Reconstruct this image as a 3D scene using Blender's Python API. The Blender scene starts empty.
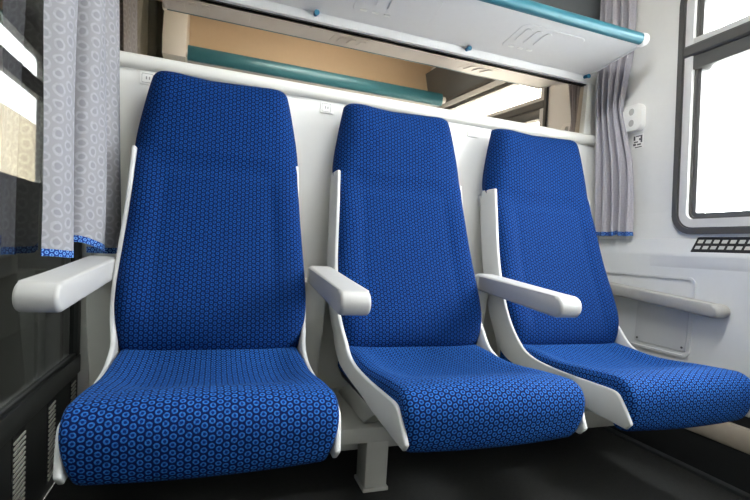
import bpy, bmesh, math, random
from mathutils import Vector, Matrix
random.seed(7)
sc = bpy.context.scene
COL = sc.collection
PI = math.pi

# ------------------------------------------------------------------ materials
def lin(c):
    def f(v):
        v /= 255.0
        return v/12.92 if v <= .04045 else ((v+.055)/1.055)**2.4
    return (f(c[0]), f(c[1]), f(c[2]), 1.0)

def newmat(name):
    m = bpy.data.materials.new(name); m.use_nodes = True
    nt = m.node_tree
    return m, nt, nt.nodes['Principled BSDF'], nt.nodes, nt.links

def plain(name, rgb, rough=.5, metal=0.0, var=.05, bump=.0, scale=40, spec=.5):
    m, nt, b, N, Lk = newmat(name)
    b.inputs['Roughness'].default_value = rough
    b.inputs['Metallic'].default_value = metal
    b.inputs['Specular IOR Level'].default_value = spec
    tc = N.new('ShaderNodeTexCoord')
    ns = N.new('ShaderNodeTexNoise'); ns.inputs['Scale'].default_value = scale; ns.inputs['Detail'].default_value = 4
    Lk.new(tc.outputs['Object'], ns.inputs['Vector'])
    mx = N.new('ShaderNodeMix'); mx.data_type = 'RGBA'
    c = lin(rgb)
    mx.inputs[6].default_value = tuple(max(0, v*(1-var)) for v in c[:3])+(1,)
    mx.inputs[7].default_value = tuple(min(1, v*(1+var)) for v in c[:3])+(1,)
    Lk.new(ns.outputs['Fac'], mx.inputs[0]); Lk.new(mx.outputs[2], b.inputs['Base Color'])
    if bump:
        bp = N.new('ShaderNodeBump'); bp.inputs['Strength'].default_value = bump; bp.inputs['Distance'].default_value = .002
        n2 = N.new('ShaderNodeTexNoise'); n2.inputs['Scale'].default_value = scale*8; n2.inputs['Detail'].default_value = 3
        Lk.new(tc.outputs['Object'], n2.inputs['Vector'])
        Lk.new(n2.outputs['Fac'], bp.inputs['Height']); Lk.new(bp.outputs['Normal'], b.inputs['Normal'])
    return m

def ring_fabric(name, s, dark, light, mid, r0=.27, hw=.13, rough=.85, sheen=.3, bump=.35, jitter=.12, grain=(.45, 1.25)):
    """hexagonal lattice of little woven rings, laid out in UV metres"""
    m, nt, b, N, Lk = newmat(name)
    uv = N.new('ShaderNodeTexCoord')
    def vm(op, a=None, bvec=None, bl=None):
        n = N.new('ShaderNodeVectorMath'); n.operation = op
        if a is not None: Lk.new(a, n.inputs[0])
        if bvec is not None: n.inputs[1].default_value = bvec
        if bl is not None: Lk.new(bl, n.inputs[1])
        return n
    def ma(op, a, bv=None, bl=None):
        n = N.new('ShaderNodeMath'); n.operation = op; Lk.new(a, n.inputs[0])
        if bv is not None: n.inputs[1].default_value = bv
        if bl is not None: Lk.new(bl, n.inputs[1])
        return n.outputs[0]
    r3 = math.sqrt(3)
    # a little weaving irregularity
    nz = N.new('ShaderNodeTexNoise'); nz.inputs['Scale'].default_value = 1/(s*1.2); nz.inputs['Detail'].default_value = 2
    Lk.new(uv.outputs['UV'], nz.inputs['Vector'])
    off = vm('SUBTRACT', nz.outputs['Color'], (.5, .5, .5)); offs = vm('SCALE', off.outputs[0]); offs.inputs['Scale'].default_value = s*jitter*2
    uvj = vm('ADD', uv.outputs['UV'], None, offs.outputs[0])
    p = vm('MULTIPLY', uvj.outputs[0], (1/(s*r3), 1/s, 0))
    def cell(src):
        f = vm('FRACTION', src); g = vm('SUBTRACT', f.outputs[0], (.5, .5, 0)); h = vm('MULTIPLY', g.outputs[0], (r3, 1, 0))
        l = vm('LENGTH', h.outputs[0]); return l.outputs['Value']
    d1 = cell(p.outputs[0])
    p2 = vm('ADD', p.outputs[0], (.5, .5, 0)); d2 = cell(p2.outputs[0])
    d = ma('MINIMUM', d1, None, d2)
    e = ma('ABSOLUTE', ma('SUBTRACT', d, r0))
    mr = N.new('ShaderNodeMapRange'); mr.interpolation_type = 'SMOOTHSTEP'
    mr.inputs['From Min'].default_value = hw; mr.inputs['From Max'].default_value = hw*.35
    Lk.new(e, mr.inputs['Value'])
    n3 = N.new('ShaderNodeTexNoise'); n3.inputs['Scale'].default_value = 3.4/s; n3.inputs['Detail'].default_value = 2
    Lk.new(uv.outputs['UV'], n3.inputs['Vector'])
    mrn = N.new('ShaderNodeMapRange'); mrn.inputs['From Min'].default_value = .3; mrn.inputs['From Max'].default_value = .7
    mrn.inputs['To Min'].default_value = grain[0]; mrn.inputs['To Max'].default_value = grain[1]
    Lk.new(n3.outputs['Fac'], mrn.inputs['Value'])
    fac = ma('MULTIPLY', mr.outputs['Result'], None, mrn.outputs['Result'])
    # ground: inside of ring slightly lighter than between rings
    inner = N.new('ShaderNodeMapRange'); inner.inputs['From Min'].default_value = r0; inner.inputs['From Max'].default_value = r0+hw
    Lk.new(d, inner.inputs['Value'])
    g = N.new('ShaderNodeMix'); g.data_type = 'RGBA'
    g.inputs[6].default_value = lin(mid); g.inputs[7].default_value = lin(dark)
    Lk.new(inner.outputs['Result'], g.inputs[0])
    mx = N.new('ShaderNodeMix'); mx.data_type = 'RGBA'; mx.clamp_factor = True
    Lk.new(fac, mx.inputs[0]); Lk.new(g.outputs[2], mx.inputs[6]); mx.inputs[7].default_value = lin(light)
    Lk.new(mx.outputs[2], b.inputs['Base Color'])
    b.inputs['Roughness'].default_value = rough
    b.inputs['Specular IOR Level'].default_value = .12
    b.inputs['Sheen Weight'].default_value = sheen; b.inputs['Sheen Roughness'].default_value = .5
    b.inputs['Sheen Tint'].default_value = (.45, .65, 1, 1)
    bp = N.new('ShaderNodeBump'); bp.inputs['Strength'].default_value = bump; bp.inputs['Distance'].default_value = .0015
    Lk.new(fac, bp.inputs['Height']); Lk.new(bp.outputs['Normal'], b.inputs['Normal'])
    return m

def pane_mat(name, tint, refl=.08, rough=.0):
    m = bpy.data.materials.new(name); m.use_nodes = True
    nt = m.node_tree; N = nt.nodes; Lk = nt.links; N.clear()
    o = N.new('ShaderNodeOutputMaterial'); t = N.new('ShaderNodeBsdfTransparent'); g = N.new('ShaderNodeBsdfGlossy')
    t.inputs['Color'].default_value = tint; g.inputs['Roughness'].default_value = rough
    lw = N.new('ShaderNodeLayerWeight'); lw.inputs['Blend'].default_value = .5
    pw = N.new('ShaderNodeMath'); pw.operation = 'POWER'; pw.inputs[1].default_value = 5.0; Lk.new(lw.outputs['Facing'], pw.inputs[0])
    ml = N.new('ShaderNodeMath'); ml.operation = 'MULTIPLY_ADD'; ml.inputs[1].default_value = .9; ml.inputs[2].default_value = refl*.6
    ml.use_clamp = True
    Lk.new(pw.outputs[0], ml.inputs[0])
    mx = N.new('ShaderNodeMixShader'); Lk.new(ml.outputs[0], mx.inputs[0]); Lk.new(t.outputs[0], mx.inputs[1]); Lk.new(g.outputs[0], mx.inputs[2])
    Lk.new(mx.outputs[0], o.inputs['Surface'])
    return m

def emit_mat(name, rgb, st):
    m = bpy.data.materials.new(name); m.use_nodes = True
    N = m.node_tree.nodes; N.clear()
    o = N.new('ShaderNodeOutputMaterial'); e = N.new('ShaderNodeEmission')
    e.inputs['Color'].default_value = lin(rgb); e.inputs['Strength'].default_value = st
    m.node_tree.links.new(e.outputs[0], o.inputs['Surface']); return m

M = {}
M['wall'] = plain('wall_laminate', (226, 226, 222), .42, var=.02, bump=.05)
M['wall_low'] = plain('grey_laminate', (203, 205, 206), .42, var=.02, bump=.05)
M['rail'] = plain('rail_plastic', (214, 213, 207), .38, var=.02)
M['shell'] = plain('seat_shell_plastic', (194, 195, 193), .42, var=.03, bump=.08)
M['arm'] = plain('armrest_plastic', (176, 176, 174), .45, var=.03, bump=.06)
M['arm_grey'] = plain('grey_armrest_plastic', (156, 155, 151), .5, var=.05, bump=.1)
M['frame'] = plain('painted_steel_frame', (192, 192, 185), .45, var=.04, bump=.05)
M['rack'] = plain('rack_plastic', (218, 218, 218), .4, var=.02)
M['teal'] = plain('teal_edge', (50, 106, 119), .35, metal=.1, var=.08)
M['peg'] = plain('teal_peg', (45, 120, 150), .35)
M['dark'] = plain('dark_panel', (42, 44, 43), .45, var=.1)
M['black'] = plain('black_rubber', (24, 25, 25), .5, var=.1)
M['gasket'] = plain('window_gasket', (80, 79, 77), .42, var=.1)
M['alu'] = plain('brushed_aluminium', (206, 206, 204), .35, metal=.0, var=.05)
M['grey'] = plain('grey_window_bar', (96, 96, 94), .4, metal=.3, var=.08)
M['floor'] = plain('dark_floor_carpet', (46, 47, 45), .8, var=.3, bump=.4, scale=60)
M['floor_strip'] = plain('floor_edge_strip', (58, 61, 62), .55, var=.15)
M['beige'] = plain('beige_heater_cover', (158, 148, 134), .5, var=.08)
M['ceil'] = plain('cream_ceiling', (220, 200, 172), .6, var=.03)
M['upper'] = plain('dark_grey_pelmet_wall_shade', (92, 96, 98), .5, var=.08)
M['white'] = plain('white_plastic', (236, 236, 232), .3, var=.01)
M['ink'] = plain('ink', (86, 86, 88), .6)
M['faint'] = plain('faint_ink', (150, 150, 150), .6)
M['rust'] = plain('rust_brown_panel', (120, 84, 52), .5, var=.2)
M['vent_bar'] = plain('vent_slat', (214, 214, 204), .4, metal=.3, var=.1)
M['corr'] = plain('corridor_wall', (104, 104, 98), .55, var=.08)
M['hem'] = ring_fabric('curtain_hem', .012, (20, 50, 120), (110, 160, 220), (30, 70, 150), rough=.8, sheen=.1)
M['curtain'] = ring_fabric('curtain_grey', .036, (138, 138, 142), (154, 154, 158), (132, 132, 137), r0=.30, hw=.12, bump=.12, sheen=.1, jitter=.25)
M['curtain_w'] = ring_fabric('curtain_lilac_grey', .026, (170, 167, 173), (176, 173, 179), (172, 169, 175), r0=.33, hw=.11, bump=.08, sheen=.1, jitter=.25)
BL = dict(dark=(2, 21, 70), light=(40, 102, 176), mid=(3, 34, 96), r0=.28, hw=.135, sheen=.0, grain=(.2, 1.45))
BB = dict(dark=(1, 21, 66), light=(15, 68, 132), mid=(2, 33, 88), r0=.26, hw=.14, sheen=.0, grain=(.1, 1.5))
M['fab_seat'] = ring_fabric('blue_ring_fabric', .0147, **BL)
M['fab_back'] = ring_fabric('blue_ring_fabric_fine', .0133, **BB)
M['glass'] = pane_mat('window_glass', (.96, .97, .97, 1), .06)
M['dark_glass'] = pane_mat('partition_glass', (.44, .45, .44, 1), .10)
M['building'] = plain('far_building', (186, 170, 146), .8, var=.06, scale=3)
M['ground'] = plain('pale_platform', (190, 190, 186), .9, var=.05, scale=4)
m, nt, b, N, Lk = newmat('bronze_mirror'); M['mirror'] = m
b.inputs['Metallic'].default_value = 1; b.inputs['Roughness'].default_value = .02; b.inputs['Base Color'].default_value = (.66, .565, .46, 1)
M['lamp'] = emit_mat('fill_lamp_diffuser', (249, 252, 255), 26.0)

# ------------------------------------------------------------------ helpers
def link(name, me, mat, parent=None):
    me.name = name
    o = bpy.data.objects.new(name, me); COL.objects.link(o)
    if mat is not None: me.materials.append(mat)
    if parent is not None: o.parent = parent
    return o

def finish(bm, name, mat, parent=None, smooth=True, angle=35, off=None):
    if parent is not None and off is None:
        off = parent.get('_o', (0, 0, 0))
        off = Vector(off)
    if off is not None:
        for v in bm.verts: v.co -= Vector(off)
    bmesh.ops.recalc_face_normals(bm, faces=bm.faces)
    me = bpy.data.meshes.new(name); bm.to_mesh(me); bm.free()
    if smooth:
        for p in me.polygons: p.use_smooth = True
        me.set_sharp_from_angle(angle=math.radians(angle))
    o = link(name, me, mat, parent)
    if parent is not None and '_o' in parent: o['_o'] = parent['_o']
    return o

def box(bm, x0, x1, y0, y1, z0, z1, bev=0.0, seg=2):
    vs = [bm.verts.new((x, y, z)) for x in (x0, x1) for y in (y0, y1) for z in (z0, z1)]
    fs = []
    for q in ((0, 1, 3, 2), (4, 6, 7, 5), (0, 4, 5, 1), (2, 3, 7, 6), (0, 2, 6, 4), (1, 5, 7, 3)):
        fs.append(bm.faces.new([vs[i] for i in q]))
    if bev:
        es = list({e for f in fs for e in f.edges})
        bmesh.ops.bevel(bm, geom=es, offset=bev, segments=seg, profile=.5, affect='EDGES', clamp_overlap=True)
    return bm

def prism(bm, poly, axis, a, b, bev=0.0, seg=2):
    """poly in the two other axes (order y,z / x,z / x,y); extruded from a to b"""
    def P(p, t):
        return {'x': (t, p[0], p[1]), 'y': (p[0], t, p[1]), 'z': (p[0], p[1], t)}[axis]
    A = [bm.verts.new(P(p, a)) for p in poly]; B = [bm.verts.new(P(p, b)) for p in poly]
    n = len(poly); fs = [bm.faces.new(A), bm.faces.new(B[::-1])]
    for i in range(n): fs.append(bm.faces.new((A[i], A[(i+1) % n], B[(i+1) % n], B[i])))
    if bev:
        es = [e for e in {e for f in fs[:2] for e in f.edges}]
        bmesh.ops.bevel(bm, geom=es, offset=bev, segments=seg, profile=.5, affect='EDGES', clamp_overlap=True)
    return bm

def rrect(y0, y1, z0, z1, r, n=6):
    out = []
    for cy, cz, a0 in ((y1-r, z1-r, 0), (y0+r, z1-r, 90), (y0+r, z0+r, 180), (y1-r, z0+r, 270)):
        for k in range(n+1):
            a = math.radians(a0+90*k/n); out.append((cy+r*math.cos(a), cz+r*math.sin(a)))
    return out

def ring_prism(bm, outer, inner, axis, a, b):
    def P(p, t): return {'x': (t, p[0], p[1]), 'y': (p[0], t, p[1]), 'z': (p[0], p[1], t)}[axis]
    n = len(outer)
    V = [[bm.verts.new(P(p, t)) for p in pl] for pl in (outer, inner) for t in (a, b)]
    for i in range(n):
        j = (i+1) % n
        bm.faces.new((V[0][i], V[0][j], V[1][j], V[1][i])); bm.faces.new((V[2][i], V[3][i], V[3][j], V[2][j]))
        bm.faces.new((V[0][i], V[2][i], V[2][j], V[0][j])); bm.faces.new((V[1][i], V[1][j], V[3][j], V[3][i]))
    return bm

def cyl(bm, p, q, r, n=16, r2=None):
    p, q = Vector(p), Vector(q); d = (q-p).normalized()
    u = d.orthogonal().normalized(); w = d.cross(u); r2 = r if r2 is None else r2
    A = [bm.verts.new(p+(u*math.cos(2*PI*i/n)+w*math.sin(2*PI*i/n))*r) for i in range(n)]
    B = [bm.verts.new(q+(u*math.cos(2*PI*i/n)+w*math.sin(2*PI*i/n))*r2) for i in range(n)]
    bm.faces.new(A); bm.faces.new(B[::-1])
    for i in range(n): bm.faces.new((A[i], A[(i+1) % n], B[(i+1) % n], B[i]))
    return bm

def empty(name, loc, label, cat, group=None):
    o = bpy.data.objects.new(name, None); COL.objects.link(o); o.location = loc; o.empty_display_size = .1
    o['_o'] = loc
    tag(o, label, cat, group); return o
def tag(o, label, cat, group=None):
    o['label'] = label; o['category'] = cat
    if group: o['group'] = group
    return o
def struct(o): o['kind'] = 'structure'; return o

def interp(t, keys):
    """smooth (monotone-ish) interpolation through (t, v) keys, ascending t"""
    if t <= keys[0][0]: return keys[0][1]
    for k in range(len(keys)-1):
        a, b = keys[k], keys[k+1]
        if t <= b[0]:
            h = b[0]-a[0]; s = (t-a[0])/h
            def slope(i):
                if i <= 0 or i >= len(keys)-1: return 0 if False else (keys[min(i+1, len(keys)-1)][1]-keys[max(i-1, 0)][1])/(keys[min(i+1, len(keys)-1)][0]-keys[max(i-1, 0)][0])
                return (keys[i+1][1]-keys[i-1][1])/(keys[i+1][0]-keys[i-1][0])
            m0, m1 = slope(k)*h, slope(k+1)*h
            return (2*s**3-3*s*s+1)*a[1]+(s**3-2*s*s+s)*m0+(-2*s**3+3*s*s)*b[1]+(s**3-s*s)*m1
    return keys[-1][1]
def sstep(a, b, x):
    t = min(1, max(0, (x-a)/(b-a))); return t*t*(3-2*t)

def loft(loops, name, mat, parent, closed_caps=True):
    """closed tube through loops; UV = (arc length round the loop measured from its middle, path length) in metres"""
    bm = bmesh.new(); uvl = bm.loops.layers.uv.new('UVMap')
    n = len(loops[0]); V = [[bm.verts.new(p) for p in L] for L in loops]
    U = []
    for L in loops:
        acc = [0]
        for j in range(n): acc.append(acc[-1]+(Vector(L[(j+1) % n])-Vector(L[j])).length)
        c = acc[n//2]; U.append([a-c for a in acc])
    mid = n//2; W = [0]
    for i in range(1, len(loops)): W.append(W[-1]+(Vector(loops[i][mid])-Vector(loops[i-1][mid])).length)
    for i in range(len(loops)-1):
        for j in range(n):
            k = (j+1) % n
            f = bm.faces.new((V[i][j], V[i][k], V[i+1][k], V[i+1][j]))
            for lp, uv in zip(f.loops, ((U[i][j], W[i]), (U[i][j+1], W[i]), (U[i+1][j+1], W[i+1]), (U[i+1][j], W[i+1]))): lp[uvl].uv = uv
    for i, L in ((0, V[0]), (len(loops)-1, V[-1])):
        f = bm.faces.new(L if i else L[::-1])
        for lp in f.loops: lp[uvl].uv = (lp.vert.co.x, W[i]+lp.vert.co.y)
    return finish(bm, name, mat, parent, angle=70)

# ------------------------------------------------------------------ camera (principal point off centre: the photograph is cropped)
Wm = ((0.9368750466694514, -0.34429825383744156, 0.061023432651556624), (0.03589666645962526, -0.0788940387427909, -0.9962364980203928), (0.3478168717373797, 0.9355396533847811, -0.061554696648456565))
cam = bpy.data.cameras.new('camera'); co = bpy.data.objects.new('camera', cam); COL.objects.link(co)
rt, dn, fw = (Vector(r) for r in Wm)
mat = Matrix((rt, -dn, -fw)).transposed().to_4x4(); mat.translation = Vector((0.12132, -1.78835, 0.72366)); co.matrix_world = mat
cam.sensor_width = 36; cam.lens = 472.967*36/750; cam.shift_x = (375-389.775)/750; cam.shift_y = (279.294-250)/750
cam.clip_start = .02; sc.camera = co

# ------------------------------------------------------------------ train seats
PITCH = .62; SX = .1275
ZW = [(.38, .230), (.42, .243), (.48, .256), (.54, .2630), (.60, .2630), (.70, .2585), (.80, .252), (.90, .2475), (.95, .247), (.99, .249), (1.05, .243), (1.15, .2255), (1.19, .2175), (1.246, .205)]
ZF = [(.38, -.375), (.43, -.395), (.50, -.385), (.58, -.350), (.70, -.292), (.82, -.246), (.93, -.206), (1.0, -.186), (1.1, -.168), (1.2, -.150), (1.235, -.138)]
ZB = [(.38, -.28), (.58, -.235), (.70, -.185), (.82, -.14), (.93, -.105), (1.0, -.07), (1.1, -.055), (1.235, -.05)]
def backrest_loops():
    zt, r = 1.246, .024
    seq = [(.385, .03), (.388, .012), (.396, .003)]
    n = 64
    for i in range(n+1): seq.append((.405+(zt-r-.405)*i/n, 0))
    for k in range(1, 8):
        a = PI/2*k/8; seq.append((zt-r+r*math.sin(a), r*(1-math.cos(a))))
    loops = []
    for z, ins in seq:
        w = interp(z, ZW)-ins; yf = interp(z, ZF)+ins; yb = interp(z, ZB)-ins
        head = sstep(.95, 1.0, z); low = 1-head
        rc = .045+.02*head
        hb = sstep(.44, .52, z)*(1-sstep(.86, .95, z))
        crease = math.exp(-((z-.935)/.010)**2)
        def section(side):
            if side > 0: wb0 = min(w, interp(z, [(.38, .222), (.48, .232), (.6, .238), (.8, .228), (.985, .228)])-ins)
            else: wb0 = w-.007
            wb = wb0*low+(w-.006)*head                     # narrower behind on the right, where the side panel runs
            half = []                                       # from back centre round one side to front centre
            for k in range(5): half.append((wb*.93*k/4, yb))
            ys = yb+(yf-yb)*.15; ye = yf+rc
            for k in range(1, 5):
                t = k/5; half.append((wb+(w-wb)*sstep(.60, .98, t), ys+(ye-ys)*t))
            for k in range(8):
                a = PI/2*k/7
                half.append((w-rc+rc*math.cos(a), yf+rc-rc*math.sin(a)))
            for k in range(1, 21): half.append(((w-rc)*(1-k/20), yf))
            return half
        out = []
        for s in (1, -1):
            half = section(s)
            seqh = half if s == 1 else half[::-1][1:-1]
            for x, y in seqh:
                t = abs(x)/max(w, .01)
                if y < yf+rc*.9:
                    d = -.007*sstep(.60, .78, t)*hb*(1-sstep(.88, 1.0, t)*.6)
                    d += .002*math.exp(-((t-.63)/.05)**2)*hb
                    d += .004*crease*(1-sstep(.55, .75, t))
                    d -= .010*head*(1-sstep(.45, .95, t))*sstep(1.24, 1.1, z)
                    y += d
                dz = (-.016*(1-min(1, (abs(x)/.19)**2)))*sstep(1.05, 1.23, z)
                out.append((SX+s*x, y, z+dz))
        # start the loop at the back centre so the seam is hidden
        loops.append(out)
    return loops

def cushion_loops():
    """sections stand upright along the seat, then fan round the front roll"""
    secs = []                                              # (origin(y,z), dir(y,z), reach, halfwidth)
    TOP = [(-.90, .418), (-.80, .424), (-.74, .418), (-.66, .405), (-.56, .400), (-.46, .408), (-.38, .418), (-.30, .420)]
    for i in range(26):
        y = -.30-(.80-.30)*i/25
        secs.append(((y, .318), (0, 1), interp(y, TOP)-.318, .236+.004*sstep(-.32, -.55, y)))
    R = [(-35, .062), (-20, .080), (0, .0935), (12, .100), (25, .111), (40, .122), (52, .1245), (65, .1185), (78, .109), (90, .106)]
    for i in range(1, 27):
        a = 90-125*i/26
        secs.append(((-.80, .318), (-math.cos(math.radians(a)), math.sin(math.radians(a))), interp(a, R), .240-.016*sstep(45, -25, a)))
    loops = []
    for i, ((oy, oz), (dy, dz), rch, w) in enumerate(secs):
        e = .018*max(0, 1-i/3)**2                          # round the hidden back edge
        rch -= e
        rc = .016
        half = []
        for k in range(4): half.append((w*.96*k/3, 0.0))
        for k in range(1, 4): half.append((w, (rch-rc)*k/4))
        for k in range(8):
            a = PI/2*k/7; half.append((w-rc+rc*math.cos(a), rch-rc+rc*math.sin(a)))
        for k in range(1, 21): half.append(((w-rc)*(1-k/20), rch))
        out = []
        nose = sstep(-.70, -.80, oy)
        for s in (1, -1):
            for x, h in (half if s == 1 else half[::-1][1:-1]):
                t = abs(x)/w
                if h > rch*.6:
                    # shallow sitting hollow with raised flanks, fuller middle of the nose
                    hol = sstep(-.36, -.48, oy)*(1-sstep(-.66, -.79, oy))
                    h += -.010*hol*(1-sstep(.5, .85, t)) + .008*math.exp(-((t-.88)/.12)**2)*hol
                    if i > 25: h += .010*(1-t*t)
                hh = h
                out.append((SX+s*x, oy+dy*hh, oz+dz*hh))
        loops.append(out)
    return loops

FRONT = [(-.196, .985), (-.218, .90), (-.244, .80), (-.278, .70), (-.328, .595), (-.372, .505), (-.402, .455), (-.440, .418), (-.50, .395), (-.60, .388), (-.70, .388), (-.80, .391), (-.850, .392), (-.868, .382), (-.905, .318)]
REAR = [(-.100, .985), (-.105, .90), (-.125, .82), (-.165, .70), (-.21, .60), (-.245, .515), (-.262, .460), (-.283, .405), (-.345, .360), (-.45, .343), (-.57, .328), (-.68, .314), (-.76, .308), (-.82, .303), (-.888, .300)]
def side_panel(s):
    bm = bmesh.new(); th = .012; rows = []
    def chain(ch):                                          # finer, smooth chain
        out = []
        for k in range(len(ch)-1):
            for q in range(3):
                t = q/3; out.append((ch[k][0]+(ch[k+1][0]-ch[k][0])*t, ch[k][1]+(ch[k+1][1]-ch[k][1])*t))
        out.append(ch[-1])
        for _ in range(3):
            out = [out[0]]+[((out[i-1][0]+2*out[i][0]+out[i+1][0])/4, (out[i-1][1]+2*out[i][1]+out[i+1][1])/4) for i in range(1, len(out)-1)]+[out[-1]]
        return out
    for (fy, fz), (ry, rz) in zip(chain(FRONT), chain(REAR)):
        if s > 0: fy += .030*sstep(.43, .52, fz)            # set back behind the cushion on the right
        row = []
        for y, z in ((fy, fz), (ry, rz)):
            xo = panel_out(y, z, s)
            row += [bm.verts.new((SX+s*xo, y, z)), bm.verts.new((SX+s*(xo-th), y, z))]
        rows.append(row)
    for a, b in zip(rows, rows[1:]):
        bm.faces.new((a[0], b[0], b[2], a[2])); bm.faces.new((a[1], a[3], b[3], b[1]))
        bm.faces.new((a[0], a[1], b[1], b[0])); bm.faces.new((a[2], b[2], b[3], a[3]))
    for r in (rows[0], rows[-1]): bm.faces.new((r[0], r[2], r[3], r[1]))
    bmesh.ops.recalc_face_normals(bm, faces=bm.faces)
    es = [e for e in bm.edges if len(e.link_faces) == 2 and e.calc_face_angle(0) > math.radians(50)]
    bmesh.ops.bevel(bm, geom=es, offset=.0040, segments=3, profile=.5, affect='EDGES', clamp_overlap=True)
    return bm
def panel_out(y, z, s):
    back = interp(z, [(.30, .248), (.42, .250), (.48, .260), (.56, .2645), (.70, .2575), (.80, .250), (.985, .2465)])
    if s < 0: back = max(.250, interp(z, ZW)+.003)-(.004*sstep(.93, .985, z))
    front = interp(z, [(.30, .240), (.41, .2525)])
    return back+(front-back)*sstep(-.36, -.60, y)
def armrest_profile():
    top0, bot0 = (-.262, .658), (-.262, .597)
    out = [bot0, top0]
    cy, cz, r = -.716, .594, .0300
    for k in range(13):
        a = math.radians(82+188*k/12); out.append((cy+r*math.cos(a), cz+r*math.sin(a)))
    return out

def make_seat():
    t = empty('train_seat', (SX, -.5, 0), 'x', 'seat')
    loft(backrest_loops(), 'backrest_cushion', M['fab_back'], t)
    loft(cushion_loops(), 'seat_cushion', M['fab_seat'], t)
    for s in (-1, 1):
        bm = side_panel(s)
        finish(bm, 'side_panel', M['shell'], t, angle=50)
    bm = bmesh.new()
    back = [(-.050, .975), (-.085, .93), (-.12, .82), (-.165, .70), (-.215, .58), (-.262, .40), (-.30, .30), (-.85, .296), (-.85, .310), (-.29, .314), (-.245, .40),
            (-.198, .58), (-.148, .70), (-.100, .82), (-.065, .93), (-.032, .975)]
    prism(bm, back, 'x', SX-.224, SX+.224, .004, 2)
    finish(bm, 'back_shell', M['shell'], t)
    bm = bmesh.new(); prism(bm, armrest_profile(), 'x', SX-.31-.0375, SX-.31+.0375, .009, 4)
    for v in bm.verts: v.co.x += .003+.030*(v.co.y+.44)
    arm = finish(bm, 'armrest', M['arm'], t, angle=40)
    bm = bmesh.new(); box(bm, SX-.31-.030, SX-.31+.030, -.29, -.24, .600, .652, .004)
    finish(bm, 'hinge', M['frame'], arm)
    bm = bmesh.new()                                        # upright that carries the armrest
    prism(bm, [(-.262, .602), (-.12, .602), (-.12, .2), (-.16, .2), (-.225, .42)], 'x', SX-.31-.034, SX-.31+.034, .004)
    finish(bm, 'armrest_support', M['frame'], t)
    return t
seat = make_seat()
seat['label'] = 'blue ring-patterned seat at the left, beside the dark glass partition'
seat['group'] = 'row of three blue seats'
for i, lb in ((1, 'middle blue ring-patterned seat of the row of three'), (2, 'blue ring-patterned seat at the right, nearest the window')):
    r = seat.copy(); COL.objects.link(r); r.location = (SX+PITCH*i, -.5, 0); r['label'] = lb
    for ch in list(seat.children):
        c = ch.copy(); COL.objects.link(c); c.parent = r
        for g in list(ch.children):
            d = g.copy(); COL.objects.link(d); d.parent = c

# seat carrier
f = empty('seat_frame', (.74, -.3, 0), 'grey steel bench beam carrying the three blue seats, on a square post', 'support')
bm = bmesh.new(); box(bm, -.20, 1.66, -.50, -.10, .152, .199, .004); finish(bm, 'beam', M['frame'], f)
bm = bmesh.new(); box(bm, -.22, 1.66, -.10, -.03, .06, .60, .004); finish(bm, 'rear_plate', M['frame'], f)
bm = bmesh.new(); box(bm, .562, .632, -.495, -.405, .012, .152, .004); box(bm, .557, .637, -.500, -.400, 0, .012, .003); finish(bm, 'post', M['frame'], f)
bm = bmesh.new(); box(bm, -.20, 1.66, -.40, -.36, .09, .152, .003); finish(bm, 'cross_rail', M['frame'], f)
for i in range(3):                                         # brackets from beam up to each seat pan
    for s in (-1, 1):
        bm = bmesh.new(); x = SX+PITCH*i+s*.17
        prism(bm, [(-.14, .199), (-.46, .199), (-.62, .296), (-.34, .296)], 'x', x-.02, x+.02, .003); finish(bm, 'bracket', M['frame'], f)

# ------------------------------------------------------------------ room shell
YO = -1.93; XL = -.285; ZC = 2.16
bm = bmesh.new(); box(bm, XL, 1.95, YO, .12, -.08, 0); struct(finish(bm, 'floor', M['floor'], smooth=False))
bm = bmesh.new(); box(bm, 1.735, 1.765, YO, .0, 0, .012, .003); struct(finish(bm, 'trim_1', M['floor_strip']))
bm = bmesh.new(); box(bm, -.31, 1.95, 0, .12, 0, 1.268); struct(finish(bm, 'wall_back', M['wall'], smooth=False))
bm = bmesh.new(); box(bm, -.31, 1.95, .026, .12, 1.268, 1.53); box(bm, -.31, 1.95, 0, .12, 1.53, 1.60)
struct(finish(bm, 'wall_back_upper', M['wall'], smooth=False))
bm = bmesh.new(); box(bm, -.31, 1.95, .0, .12, 1.60, 2.3); struct(finish(bm, 'wall_back_top', M['upper'], smooth=False))  # wall above the rack coloured dark grey for the shade there
bm = bmesh.new(); prism(bm, [(-.022, 1.276), (-.020, 1.302), (-.012, 1.309), (.012, 1.309), (.012, 1.264), (-.010, 1.264)], 'x', -.285, 1.79, .0); struct(finish(bm, 'trim_2', M['rail'], angle=60))
bm = bmesh.new(); box(bm, 1.684, 1.724, -.014, .03, 1.309, 1.535, .003); struct(finish(bm, 'trim_3', M['rail']))
bm = bmesh.new(); box(bm, -.258, -.250, -.004, .004, .0, 1.262, .001); struct(finish(bm, 'trim_4', M['frame']))
bm = bmesh.new(); box(bm, -.30, 1.70, -.003, .02, 1.530, 1.5335); struct(finish(bm, 'trim_11', M['black']))
# mirror strip, top leaning a little into the room
bm = bmesh.new(); th = math.radians(2.0); h = .236
prism(bm, [(.018, 1.300), (.018-h*math.sin(th), 1.300+h*math.cos(th)), (.022-h*math.sin(th), 1.300+h*math.cos(th)), (.022, 1.300)], 'x', -.30, 1.70)
o = finish(bm, 'mirror', M['mirror'], smooth=False); tag(o, 'long bronze-tinted mirror strip under the luggage rack, above the three blue seats', 'mirror')

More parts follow.
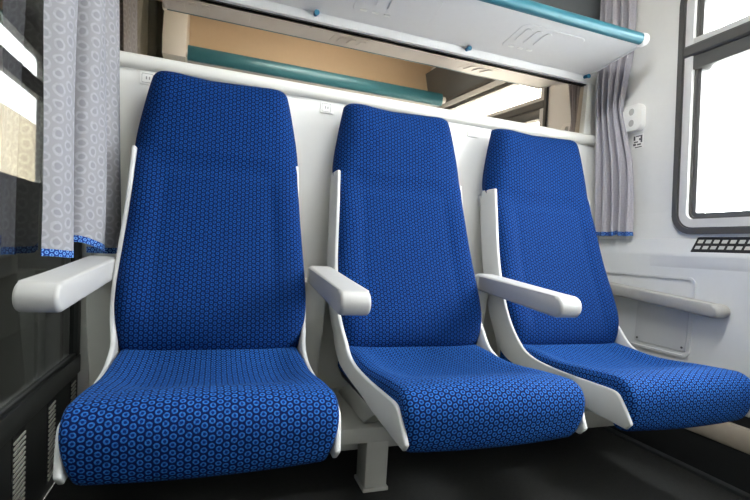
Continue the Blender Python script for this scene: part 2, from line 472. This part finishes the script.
# ---- right wall: leans inwards above the sill
KL = .08
def lean(o_or_bm):
    for v in o_or_bm.verts: v.co.x -= KL*max(0, v.co.z-.95)
    return o_or_bm
def rw(bm, name, mat, parent=None, **k): lean(bm); return finish(bm, name, mat, parent, **k)
WY0, WY1, WZ0, WZ1 = -1.82, -.385, .855, 1.81
bm = bmesh.new()
o_, i_ = None, rrect(WY0+.006, WY1-.006, WZ0+.006, WZ1-.006, .085, 8)
def rect_like(pl, y0, y1, z0, z1):
    cy, cz = (y0+y1)/2, (z0+z1)/2; out = []
    iy0, iy1 = min(p[0] for p in pl), max(p[0] for p in pl); iz0, iz1 = min(p[1] for p in pl), max(p[1] for p in pl)
    n = len(pl)//4
    for q, (ry, rz) in enumerate(((y1, z1), (y0, z1), (y0, z0), (y1, z0))):
        for k in range(n):
            p = pl[q*n+k]
            t = k/(n-1)
            if q == 0: out.append((y1, p[1]) if t < .34 else ((p[0], z1) if t > .66 else (y1, z1)))
            if q == 1: out.append((p[0], z1) if t < .34 else ((y0, p[1]) if t > .66 else (y0, z1)))
            if q == 2: out.append((y0, p[1]) if t < .34 else ((p[0], z0) if t > .66 else (y0, z0)))
            if q == 3: out.append((p[0], z0) if t < .34 else ((y1, p[1]) if t > .66 else (y1, z0)))
    return out
ring_prism(bm, rect_like(i_, YO, .02, .78, 2.3), i_, 'x', 1.84, 1.90)
rw(bm, 'wall_right', M['wall'], smooth=False); struct(bpy.data.objects['wall_right'])
# lower wall with the sloping ledge
bm = bmesh.new(); prism(bm, [(1.95, 0.262), (1.80, 0.262), (1.80, .768), (1.806, .782), (1.842, .842), (1.95, .842)], 'y', YO, .0)
struct(finish(bm, 'wall_right_lower', M['wall_low'], angle=25))
bm = bmesh.new(); prism(bm, [(1.80, .724), (1.7992, .729), (1.7975, .742), (1.7985, .752), (1.80, .768)], 'y', YO, -.33)
for v in bm.verts:
    if v.co.y > -.34: v.co.x = 1.80+(v.co.x-1.80)*.1
struct(finish(bm, 'trim_5', M['wall_low'], angle=60))
bm = bmesh.new(); box(bm, 1.806, 1.95, YO, .0, .205, .262); struct(finish(bm, 'trim_6', M['black']))
bm = bmesh.new(); prism(bm, [(1.95, .128), (1.785, .128), (1.782, .134), (1.782, .196), (1.788, .204), (1.95, .204)], 'y', YO, .0); struct(finish(bm, 'trim_10', M['beige'], angle=50))
bm = bmesh.new(); prism(bm, [(1.95, .128), (1.79, .128), (1.765, .0), (1.95, .0)], 'y', YO, 0.0)
struct(finish(bm, 'baseboard_right', M['black']))
bm = bmesh.new(); ring_prism(bm, rrect(-.540, .03, .385, .690, .030, 6), rrect(-.531, .03, .394, .681, .023, 6), 'x', 1.794, 1.802)
struct(finish(bm, 'trim_7', M['wall_low'], angle=60))

# window: rubber gasket, aluminium frame, crossbar, panes
w = bpy.data.objects.new('window_1', None); COL.objects.link(w); w.location = (1.84, -.95, .855); w['_o'] = (1.84, -.95, .855); struct(w)
def wring(name, a, b, x0, x1, mat, r):
    bm = bmesh.new()
    ring_prism(bm, rrect(WY0+a, WY1-a, WZ0+a, WZ1-a, max(.01, r-a), 8), rrect(WY0+b, WY1-b, WZ0+b, WZ1-b, max(.01, r-b), 8), 'x', x0, x1)
    return rw(bm, name, mat, w, angle=50)
wring('gasket', 0, .020, 1.826, 1.90, M['gasket'], .088)
wring('frame', .026, .058, 1.832, 1.90, M['alu'], .088)
wring('seal', .020, .026, 1.834, 1.90, M['grey'], .088)
wring('inner_gasket', .058, .066, 1.846, 1.90, M['gasket'], .088)
wring('sash', .066, .082, 1.852, 1.90, M['grey'], .088)
bm = bmesh.new(); prism(bm, [(1.832, 1.525), (1.826, 1.532), (1.826, 1.560), (1.832, 1.568), (1.89, 1.568), (1.89, 1.525)], 'y', WY0+.03, WY1-.024); rw(bm, 'crossbar', M['gasket'], w)
bm = bmesh.new(); box(bm, 1.836, 1.89, WY0+.05, WY1-.055, 1.476, 1.525, .004); rw(bm, 'lower_rail', M['grey'], w)
bm = bmesh.new(); box(bm, 1.834, 1.89, WY0+.05, WY1-.055, 1.568, 1.590, .003); rw(bm, 'upper_rail', M['alu'], w)
for nm, z0, z1 in (('lower_pane', WZ0+.05, 1.50), ('upper_pane', 1.56, WZ1-.05)):
    bm = bmesh.new(); box(bm, 1.874, 1.880, WY0+.05, WY1-.05, z0, z1); rw(bm, nm, M['glass'], w, smooth=False)

# air grille on the ledge
g = empty('air_grille', (1.83, -.6, .80), 'black slotted air grille set into the ledge under the window', 'grille')
bm = bmesh.new()
def ledge(x, dz=0): return .782+(x-1.806)/(1.842-1.806)*.060+dz
def slab(bm, x0, x1, y0, y1, up):
    prism(bm, [(x0, ledge(x0, -.004)), (x0, ledge(x0, up)), (x1, ledge(x1, up)), (x1, ledge(x1, -.004))], 'y', y0, y1)
slab(bm, 1.8085, 1.8125, -1.4, -.50, .005); slab(bm, 1.8365, 1.8405, -1.4, -.50, .005); slab(bm, 1.8225, 1.8265, -1.4, -.50, .004)
for k in range(31):
    y = -1.4+k*.9/30; slab(bm, 1.8085, 1.8405, y-.004, y+.004, .004)
finish(bm, 'grid', M['black'], g, angle=30)
bm = bmesh.new(); slab(bm, 1.809, 1.840, -1.4, -.50, .0008); finish(bm, 'backing', plain('grille_light', (190, 190, 186), .4), g)

# wall armrest and access panel
a = empty('wall_armrest', (1.78, -.4, .57), 'grey rounded armrest fixed to the wall under the window', 'armrest')
bm = bmesh.new()
top = [(-.03, .650), (-.60, .603)]
prof = [(-.02, .602), (-.02, .652)]
for k in range(9):
    an = math.radians(88+175*k/8); prof.append((-.648+.026*math.cos(an), .580+.024*math.sin(an)))
prism(bm, prof, 'x', 1.733, 1.806, .012, 4); finish(bm, 'pad', M['arm_grey'], a, angle=45)
p = empty('access_panel', (1.80, -.41, .40), 'flat grey access panel with corner screws below the wall armrest', 'panel')
bm = bmesh.new(); prism(bm, rrect(-.522, -.290, .408, .575, .006, 3), 'x', 1.7965, 1.802, .001, 1); finish(bm, 'cover', plain('panel_cover', (190, 192, 194), (.4), var=.02), p); cover = bpy.data.objects['cover']
for y, z in ((-.508, .422), (-.305, .422)):
    bm = bmesh.new(); cyl(bm, (1.798, y, z), (1.794, y, z), .0045, 12); finish(bm, 'screw', M['ink'], cover)

# double socket and sticker
s = empty('wall_socket', (1.806, -.185, 1.35), 'white double power socket on the wall beside the grey window curtain', 'socket')
bm = bmesh.new(); prism(bm, rrect(-.235, -.139, 1.300, 1.407, .018, 5), 'x', 1.812, 1.842, .008, 3); rw(bm, 'housing', M['white'], s, angle=45); hs = bpy.data.objects['housing']
for z in (1.331, 1.378):
    bm = bmesh.new(); y = -.187
    ring_prism(bm, [(y+.017*math.cos(2*PI*k/24), z+.017*math.sin(2*PI*k/24)) for k in range(24)], [(y+.0145*math.cos(2*PI*k/24), z+.0145*math.sin(2*PI*k/24)) for k in range(24)], 'x', 1.8095, 1.814)
    rw(bm, 'outlet_rim', M['white'], hs)
    bm = bmesh.new(); prism(bm, [(y+.0145*math.cos(2*PI*k/24), z+.0145*math.sin(2*PI*k/24)) for k in range(24)], 'x', 1.8112, 1.8125); rw(bm, 'outlet', plain('outlet_recess', (176, 176, 172), .5), hs)
s = empty('sticker', (1.818, -.2, 1.25), 'small white sticker with a black pictogram below the power socket', 'sticker')
bm = bmesh.new(); box(bm, 1.8385, 1.8405, -.228, -.168, 1.226, 1.287); ls = rw(bm, 'label_sheet', M['white'], s, smooth=False)
bm = bmesh.new()
for y0, y1, z0, z1 in ((-.222, -.214, 1.250, 1.280), (-.214, -.190, 1.276, 1.280), (-.186, -.178, 1.262, 1.280), (-.214, -.206, 1.260, 1.268), (-.200, -.180, 1.252, 1.257), (-.216, -.196, 1.240, 1.246), (-.190, -.176, 1.240, 1.248), (-.220, -.186, 1.230, 1.234)):
    box(bm, 1.8375, 1.839, y0, y1, z0, z1)
rw(bm, 'pictogram', M['ink'], ls, smooth=False)

# seat reservation plates under the mirror rail
for i, (x, lb) in enumerate(((-.105, 'small clear seat number plate above the left seat, by the curtain'), (.494, 'small clear seat number plate on the wall between left and middle seats'), (1.117, 'small clear seat number plate on the wall between middle and right seats'))):
    s = empty('seat_number_plate', (x, -.003, 1.24), lb, 'sign', 'seat number plates')
    bm = bmesh.new(); prism(bm, rrect(x-.025, x+.025, 1.219, 1.258, .003, 2), 'y', -.004, .001); pl = finish(bm, 'plate', M['white'], s, smooth=False)
    bm = bmesh.new(); ring_prism(bm, rrect(x-.020, x+.014, 1.224, 1.254, .003, 2), rrect(x-.0188, x+.0128, 1.2252, 1.2528, .002, 2), 'y', -.0052, -.0035); finish(bm, 'border', M['faint'], pl, smooth=False)
    bm = bmesh.new(); box(bm, x-.008, x-.004, -.0052, -.0035, 1.235, 1.244); box(bm, x+.001, x+.0045, -.0052, -.0035, 1.235, 1.244); finish(bm, 'number', M['faint'], pl, smooth=False)

# ---- luggage racks
def make_rack(name, label, sgn, y0, dz=0, edge=1.0, X1=1.665):
    """sgn -1: hangs on the back wall and reaches towards -y"""
    t = empty(name, (.78, y0, 1.55+dz), label, 'luggage rack', None)
    X0 = -.09
    def Y(d): return y0+sgn*d
    def pr(pl, nm, mat, x0=X0, x1=X1, bev=0, par=t, ang=35):
        bm = bmesh.new(); prism(bm, [(Y(d), z+dz) for d, z in pl], 'x', x0, x1, bev)
        return finish(bm, nm, mat, par, angle=ang)
    pr([(0, 1.534), (.020, 1.534), (.022, 1.556), (.026, 1.562), (.0, 1.562)], 'back_rail', M['rack'])
    pr([(0.0, 1.5625), (.026, 1.5625), (.05, 1.560), (.10, 1.565), (.24, 1.581), (.312, 1.589), (.316, 1.612), (.24, 1.604), (.0, 1.580)], 'tray', M['rack'], ang=20)
    e = [(.312, 1.588)]
    for k in range(11):
        a = math.radians(-80+200*k/10); e.append((.320+.016*math.cos(a), 1.609+.021*edge*math.sin(a)))
    e.append((.312, 1.609+.021*edge)); e[0] = (.312, 1.609-.021*edge)
    pr(e, 'front_edge', M['teal'], X0, X1-.012)
    c = [(.300, 1.586)]
    for k in range(9):
        a = math.radians(-80+160*k/8); c.append((.318+.021*math.cos(a), 1.609+.024*math.sin(a)))
    c.append((.300, 1.634))
    for x0, x1 in ((X1-.012, X1+.016), (X0-.016, X0)): pr(c, 'end_cap', M['white'], x0, x1, .005)
    for x0, x1 in ((X1-.004, X1+.004), (X0-.004, X0+.004)): pr([(.0, 1.60), (.0, 1.559), (.05, 1.557), (.24, 1.578), (.30, 1.585), (.30, 1.622)], 'end_plate', M['rack'], x0, x1)
    for k in range(3):
        x = .07+.614*k+.61*0
        bm = bmesh.new(); cx = x
        # pressed reading-light panel in the underside, three small slots on one side
        def P(u, d, dn): return (cx+u, Y(d), 1.565+dz+(d-.10)*.1145-dn)
        pl = rrect(-.150, .155, .085, .275, .030, 5)
        out = [bm.verts.new(P(u, d, -.006)) for u, d in pl]; inn = [bm.verts.new(P(u*.93, .18+(d-.18)*.88, .0015)) for u, d in pl]
        for i in range(len(pl)): bm.faces.new((out[i], out[(i+1) % len(pl)], inn[(i+1) % len(pl)], inn[i]))
        bm.faces.new(inn); bm.faces.new(out[::-1])
        pn = finish(bm, 'pressed_panel', M['rack'], t, angle=25)
        for q in range(3):
            bm = bmesh.new(); u0 = -.115+.044*q
            sl = rrect(u0, u0+.026, .112, .122, .0048, 3)
            A = [bm.verts.new(P(u, d, .003)) for u, d in sl]; B = [bm.verts.new(P(u, d, .0048)) for u, d in sl]
            for i in range(len(sl)): bm.faces.new((A[i], A[(i+1) % len(sl)], B[(i+1) % len(sl)], B[i]))
            bm.faces.new(B); bm.faces.new(A[::-1])
            finish(bm, 'slot', M['white'], pn, angle=40)
        for q in range(3):
            bm = bmesh.new(); u0 = -.115+.044*q
            sl = rrect(u0, u0+.026, .150, .245, .010, 3)
            A = [bm.verts.new(P(u, d, .003)) for u, d in sl]; B = [bm.verts.new(P(u*1.0, .1975+(d-.1975)*.96, .0048)) for u, d in sl]
            for i in range(len(sl)): bm.faces.new((A[i], A[(i+1) % len(sl)], B[(i+1) % len(sl)], B[i]))
            bm.faces.new(B); bm.faces.new(A[::-1])
            finish(bm, 'rib', M['rack'], pn, angle=40)
    for x in (-.05, .430, 1.050, 1.655):
        bm = bmesh.new(); cyl(bm, (x, Y(.018), 1.556+dz), (x, Y(.046), 1.552+dz), .0075, 14); cyl(bm, (x, Y(.046), 1.552+dz), (x, Y(.050), 1.5515+dz), .0095, 14)
        finish(bm, 'peg', M['peg'], t)
    return t
make_rack('luggage_rack', 'white luggage rack with teal front edge above the three blue seats', -1, 0.0)
opp = make_rack('luggage_rack', 'teal-edged luggage rack seen only in the mirror, on the facing wall', 1, YO, .185, 2.2, 1.735)
bm = bmesh.new(); prism(bm, [(YO, 1.70), (YO+.355, 1.755), (YO+.36, 1.86), (YO+.24, 2.15), (YO, 2.15)], 'x', -.235, -.100, .004)
finish(bm, 'end_cabinet', M['white'], opp, angle=30)

# ---- ceiling, facing wall
bm = bmesh.new()
arc = [(XL-.02, ZC)]+[(1.62+.20*math.sin(math.radians(a)), ZC-.20+.20*math.cos(math.radians(a))) for a in range(0, 91, 15)]+[(1.9, ZC-.2), (1.9, ZC+.1), (XL-.02, ZC+.1)]
prism(bm, arc, 'y', YO-.05, .12); struct(finish(bm, 'ceiling', M['ceil'], angle=30))
bm = bmesh.new(); box(bm, -.31, 1.95, YO-.06, YO, 0, 1.70); struct(finish(bm, 'wall_front', M['wall'], smooth=False))
bm = bmesh.new(); box(bm, -.20, 1.95, YO-.06, YO, 1.70, 2.3); struct(finish(bm, 'wall_front_upper', M['ceil'], smooth=False))
bm = bmesh.new(); box(bm, -.31, -.20, YO-.06, YO+.05, 1.70, 2.3); struct(finish(bm, 'wall_front_corner', M['dark'], smooth=False))
bm = bmesh.new(); prism(bm, [(1.80, 1.815), (1.764, 1.815), (1.70, 2.06), (1.80, 2.10)], 'y', YO, -.26); struct(finish(bm, 'trim_8', M['upper']))
bm = bmesh.new(); prism(bm, [(1.735, 1.97), (1.7285, 1.97), (1.7105, 2.025), (1.717, 2.025)], 'y', -1.5, -.95); struct(finish(bm, 'trim_9', M['rust']))

# ---- left: glass partition, lower panel with louvres, corridor behind
pt = bpy.data.objects.new('window_2', None); COL.objects.link(pt); pt.location = (XL, -.9, .30); pt['_o'] = (XL, -.9, .30); struct(pt)
bm = bmesh.new(); box(bm, XL-.016, XL-.010, YO, -.02, .30, 2.16); finish(bm, 'pane', M['dark_glass'], pt, smooth=False)
bm = bmesh.new(); box(bm, XL-.035, XL+.004, YO, .0, .262, .322, .004); finish(bm, 'bottom_rail', M['dark'], pt)
bm = bmesh.new(); box(bm, XL-.035, XL+.002, -.035, .0, .322, 2.16, .003); finish(bm, 'stile', M['dark'], pt)
bm = bmesh.new(); box(bm, XL-.030, XL-.002, YO, -.035, .322, .331, .002); finish(bm, 'bead', M['black'], pt)
bm = bmesh.new(); box(bm, XL-.04, XL-.004, YO, .0, .0, .262); struct(finish(bm, 'wall_left', M['dark'], smooth=False))
for i, (y0, y1, lb) in enumerate(((-.540, -.465, 'louvred black vent low on the left wall, nearest of the three'), (-.300, -.240, 'louvred black vent low on the left wall, middle of three'), (-.088, -.034, 'louvred black vent low on the left wall, nearest the seats'))):
    v = empty('louvre_vent', (XL, (y0+y1)/2, .03), lb, 'vent', 'louvred vents under the glass partition')
    bm = bmesh.new(); box(bm, XL-.006, XL-.002, y0, y1, .03, .252); finish(bm, 'backing', M['black'], v, smooth=False)
    bm = bmesh.new()
    for k in range(17):
        z = .035+k*.0125
        prism(bm, [(y0+.004, z), (y1-.004, z+.004), (y1-.004, z+.0095), (y0+.004, z+.0055)], 'x', XL-.004, XL+.001)
    finish(bm, 'slats', M['vent_bar'], v, smooth=False)
# corridor
CX = -1.15
bm = bmesh.new(); box(bm, CX-.06, XL-.03, YO-.5, 3.6, -.06, 0); struct(finish(bm, 'floor_corridor', M['floor'], smooth=False))
bm = bmesh.new(); box(bm, CX-.06, XL-.02, YO-.5, 3.6, 2.16, 2.26); struct(finish(bm, 'ceiling_corridor', M['corr'], smooth=False))
bm = bmesh.new(); box(bm, CX-.06, XL, 3.55, 3.6, 0, 2.2); box(bm, CX-.06, XL, YO-.5, YO-.45, 0, 2.2); struct(finish(bm, 'wall_corridor', M['corr'], smooth=False))
bm = bmesh.new(); box(bm, XL-.03, XL, .12, 3.6, 0, 2.2); struct(finish(bm, 'wall_corridor_inner', M['corr'], smooth=False))
CW = ((1.0, 2.66), (-.35, .80), (-1.95, -.55))
YE = (3.6, .90, -.45, YO-.5)
for k, (ya, yb) in enumerate(CW):
    CI = rrect(ya, yb, 1.04, 2.02, .07, 8)
    bm = bmesh.new(); ring_prism(bm, rect_like(CI, YE[k+1], YE[k], 0, 2.2), CI, 'x', CX-.06, CX); struct(finish(bm, 'wall_corridor_outer', M['corr'], smooth=False))
    w3 = bpy.data.objects.new('window_%d' % (3+k), None); COL.objects.link(w3); w3.location = (CX, (ya+yb)/2, 1.04); w3['_o'] = (CX, (ya+yb)/2, 1.04); struct(w3)
    bm = bmesh.new(); ring_prism(bm, rrect(ya-.015, yb+.015, 1.025, 2.035, .08, 8), rrect(ya+.02, yb-.02, 1.06, 2.0, .06, 8), 'x', CX-.05, CX+.015); finish(bm, 'gasket', M['gasket'], w3)
    bm = bmesh.new(); box(bm, CX-.04, CX+.012, ya+.01, yb-.01, 1.70, 1.82, .004); finish(bm, 'crossbar', M['grey'], w3)
    bm = bmesh.new(); box(bm, CX-.035, CX-.03, ya, yb, 1.04, 2.02); finish(bm, 'pane', M['glass'], w3, smooth=False)

# ---- curtains
def curtain(name, label, path, z0, z1, nt, nz, mat, hem, group=None, cat='curtain'):
    """path(t, z) -> (x, y); a thin double-sided sheet with a separate coloured hem"""
    me_parts = []
    c = path(.5, z0); t = empty(name, (c[0], c[1], z0), label, cat, group)
    def sheet(nm, za, zb, nz, mat, th, shift=0.0):
        bm = bmesh.new(); uvl = bm.loops.layers.uv.new('UVMap'); G = []; UV = []
        for j in range(nz+1):
            z = za+(zb-za)*j/nz; row = []; acc = 0; ur = []; prev = None
            for i in range(nt+1):
                q = path(i/nt, z); x, y = q[0], q[1]; zz = z+(q[2] if len(q) > 2 else 0)*sstep(z0+.30, z0, z)
                if prev is not None: acc += math.hypot(x-prev[0], y-prev[1])
                prev = (x, y); row.append(Vector((x, y, zz))); ur.append(acc)
            G.append(row); UV.append(ur)
        F = []; Bk = []
        for j in range(nz+1):
            fr, br = [], []
            for i in range(nt+1):
                a = G[j][max(0, i-1)]; b = G[j][min(nt, i+1)]; d = (b-a); nrm = Vector((d.y, -d.x, 0)).normalized()
                fr.append(bm.verts.new(G[j][i]+nrm*(th/2))); br.append(bm.verts.new(G[j][i]-nrm*(th/2)))
            F.append(fr); Bk.append(br)
        def quad(a, b, c2, d, uv):
            f = bm.faces.new((a, b, c2, d))
            for lp, q in zip(f.loops, uv): lp[uvl].uv = q
        zz = lambda j: za+(zb-za)*j/nz
        for j in range(nz):
            for i in range(nt):
                uv = ((UV[j][i], zz(j)), (UV[j][i+1], zz(j)), (UV[j+1][i+1], zz(j+1)), (UV[j+1][i], zz(j+1)))
                quad(F[j][i], F[j][i+1], F[j+1][i+1], F[j+1][i], uv)
                quad(Bk[j][i+1], Bk[j][i], Bk[j+1][i], Bk[j+1][i+1], (uv[1], uv[0], uv[3], uv[2]))
        for i in range(nt):
            for j in (0, nz):
                quad(F[j][i], Bk[j][i], Bk[j][i+1], F[j][i+1], ((0, 0),)*4)
        for j in range(nz):
            for i in (0, nt):
                quad(F[j][i], F[j+1][i], Bk[j+1][i], Bk[j][i], ((0, 0),)*4)
        return finish(bm, nm, mat, t, angle=80)
    sheet('cloth', z0+.012, z1, nz, mat, .003)
    sheet('hem', z0-.003, z0+.0145, 1, hem, .0042)
    return t

def fold(t, seq):
    return interp(t, seq)
def left_path(t, z):
    # along the glass, then across the corner; three deep folds
    k = (z-.66)/.9
    A = Vector((-.275, -.435+.03*k)); Bp = Vector((-.162-.044*k, -.040))
    p = A.lerp(Bp, t); d = (Bp-A).normalized(); n = Vector((d.y, -d.x))
    amp = interp(t, [(0, .0), (.06, .030), (.15, .042), (.22, .030), (.27, -.040), (.31, .030), (.42, .052), (.53, .042), (.60, .012), (.64, -.040), (.69, .015), (.82, .036), (1.0, .0)])
    wob = .006*math.sin(9*t+3.1*z)+.003*math.sin(23*t-5*z)
    dz = interp(t, [(0, -.010), (.25, -.010), (.29, .022), (.31, .026), (.60, -.006), (1, .0)])
    q = p+n*(amp*(.85+.15*k)+wob)
    return (max(q.x, -.278), min(q.y, -.012), dz)
curtain('curtain', 'grey ring-patterned curtain in the left corner over the glass partition, blue hem', left_path, .672, 1.98, 90, 40, M['curtain'], M['hem'], 'grey curtains with blue hems')

def right_path(t, z):
    A = Vector((interp(z, [(.84, 1.790), (1.1, 1.758), (1.3, 1.736), (1.5, 1.716), (1.6, 1.712), (1.9, 1.70)]), -.035))
    wy = interp(z, [(.84, -.215), (1.15, -.200), (1.30, -.160), (1.40, -.135), (1.5, -.150), (1.62, -.178), (1.75, -.188), (1.95, -.184)])
    wx = 1.838-KL*max(0, z-.95)-.022 if z > .86 else 1.818
    Bp = Vector((wx, wy))
    p = A.lerp(Bp, t); d = (Bp-A).normalized(); n = Vector((d.y, -d.x))
    ph = 2*PI*(4.6*t+.12*math.sin(4*z)+.05)
    amp = .016*math.sin(ph)+.005*math.sin(2.3*ph+5*z)+.004
    dz = .012*sstep(.52, .58, t)*(1-sstep(.60, .66, t))
    q = p+n*(amp*sstep(0, .08, t)*1.0)
    return (min(q.x, wx+.012), min(q.y, -.012), dz)
curtain('curtain', 'plain lilac-grey curtain in the right corner between back wall and window, blue hem', right_path, .852, 1.97, 110, 40, M['curtain_w'], M['hem'], 'grey curtains with blue hems')

# ---- added fill lamp, outside, light
l = empty('fill_lamp', (.78, -1.0, ZC), 'long white fill lamp, unseen, added in the middle of the compartment ceiling', 'lamp')  # unseen lamp added to brighten the compartment
bm = bmesh.new(); box(bm, .38, 1.18, -1.08, -.92, ZC-.035, ZC, .006); finish(bm, 'housing', M['white'], l)
bm = bmesh.new(); box(bm, .40, 1.16, -1.065, -.935, ZC-.050, ZC-.034, .006); finish(bm, 'diffuser', M['lamp'], l)

bm = bmesh.new(); box(bm, -60, 60, -60, 60, -1.3, -1.2); struct(finish(bm, 'ground', M['ground'], smooth=False))
bm = bmesh.new(); box(bm, -9.4, -9, -10, 60, -1.2, 6.2); struct(finish(bm, 'building_wall', M['building'], smooth=False))

wd = bpy.data.worlds.new('sky'); sc.world = wd; wd.use_nodes = True
bg = wd.node_tree.nodes['Background']; bg.inputs['Color'].default_value = (.97, .985, 1.0, 1); bg.inputs['Strength'].default_value = 9.0
def portal(loc, rot, sx, sy):
    L = bpy.data.lights.new('window_portal', 'AREA'); L.shape = 'RECTANGLE'; L.size = sx; L.size_y = sy; L.cycles.is_portal = True
    o = bpy.data.objects.new('window_portal', L); COL.objects.link(o); o.location = loc; o.rotation_euler = rot
portal((1.92, -1.10, 1.38), (0, math.radians(90), 0), .98, 1.44)
for ya, yb in CW: portal((CX-.08, (ya+yb)/2, 1.53), (0, math.radians(-90), 0), 1.0, yb-ya)

for o in list(bpy.data.objects):
    if '_o' in o: del o['_o']
sc.view_settings.view_transform = 'Standard'; sc.view_settings.look = 'None'; sc.view_settings.gamma = 1; sc.view_settings.use_curve_mapping = False
sc.view_settings.exposure = 1.46
sc.cycles.max_bounces = 12; sc.cycles.diffuse_bounces = 6; sc.cycles.glossy_bounces = 6; sc.cycles.transparent_max_bounces = 12
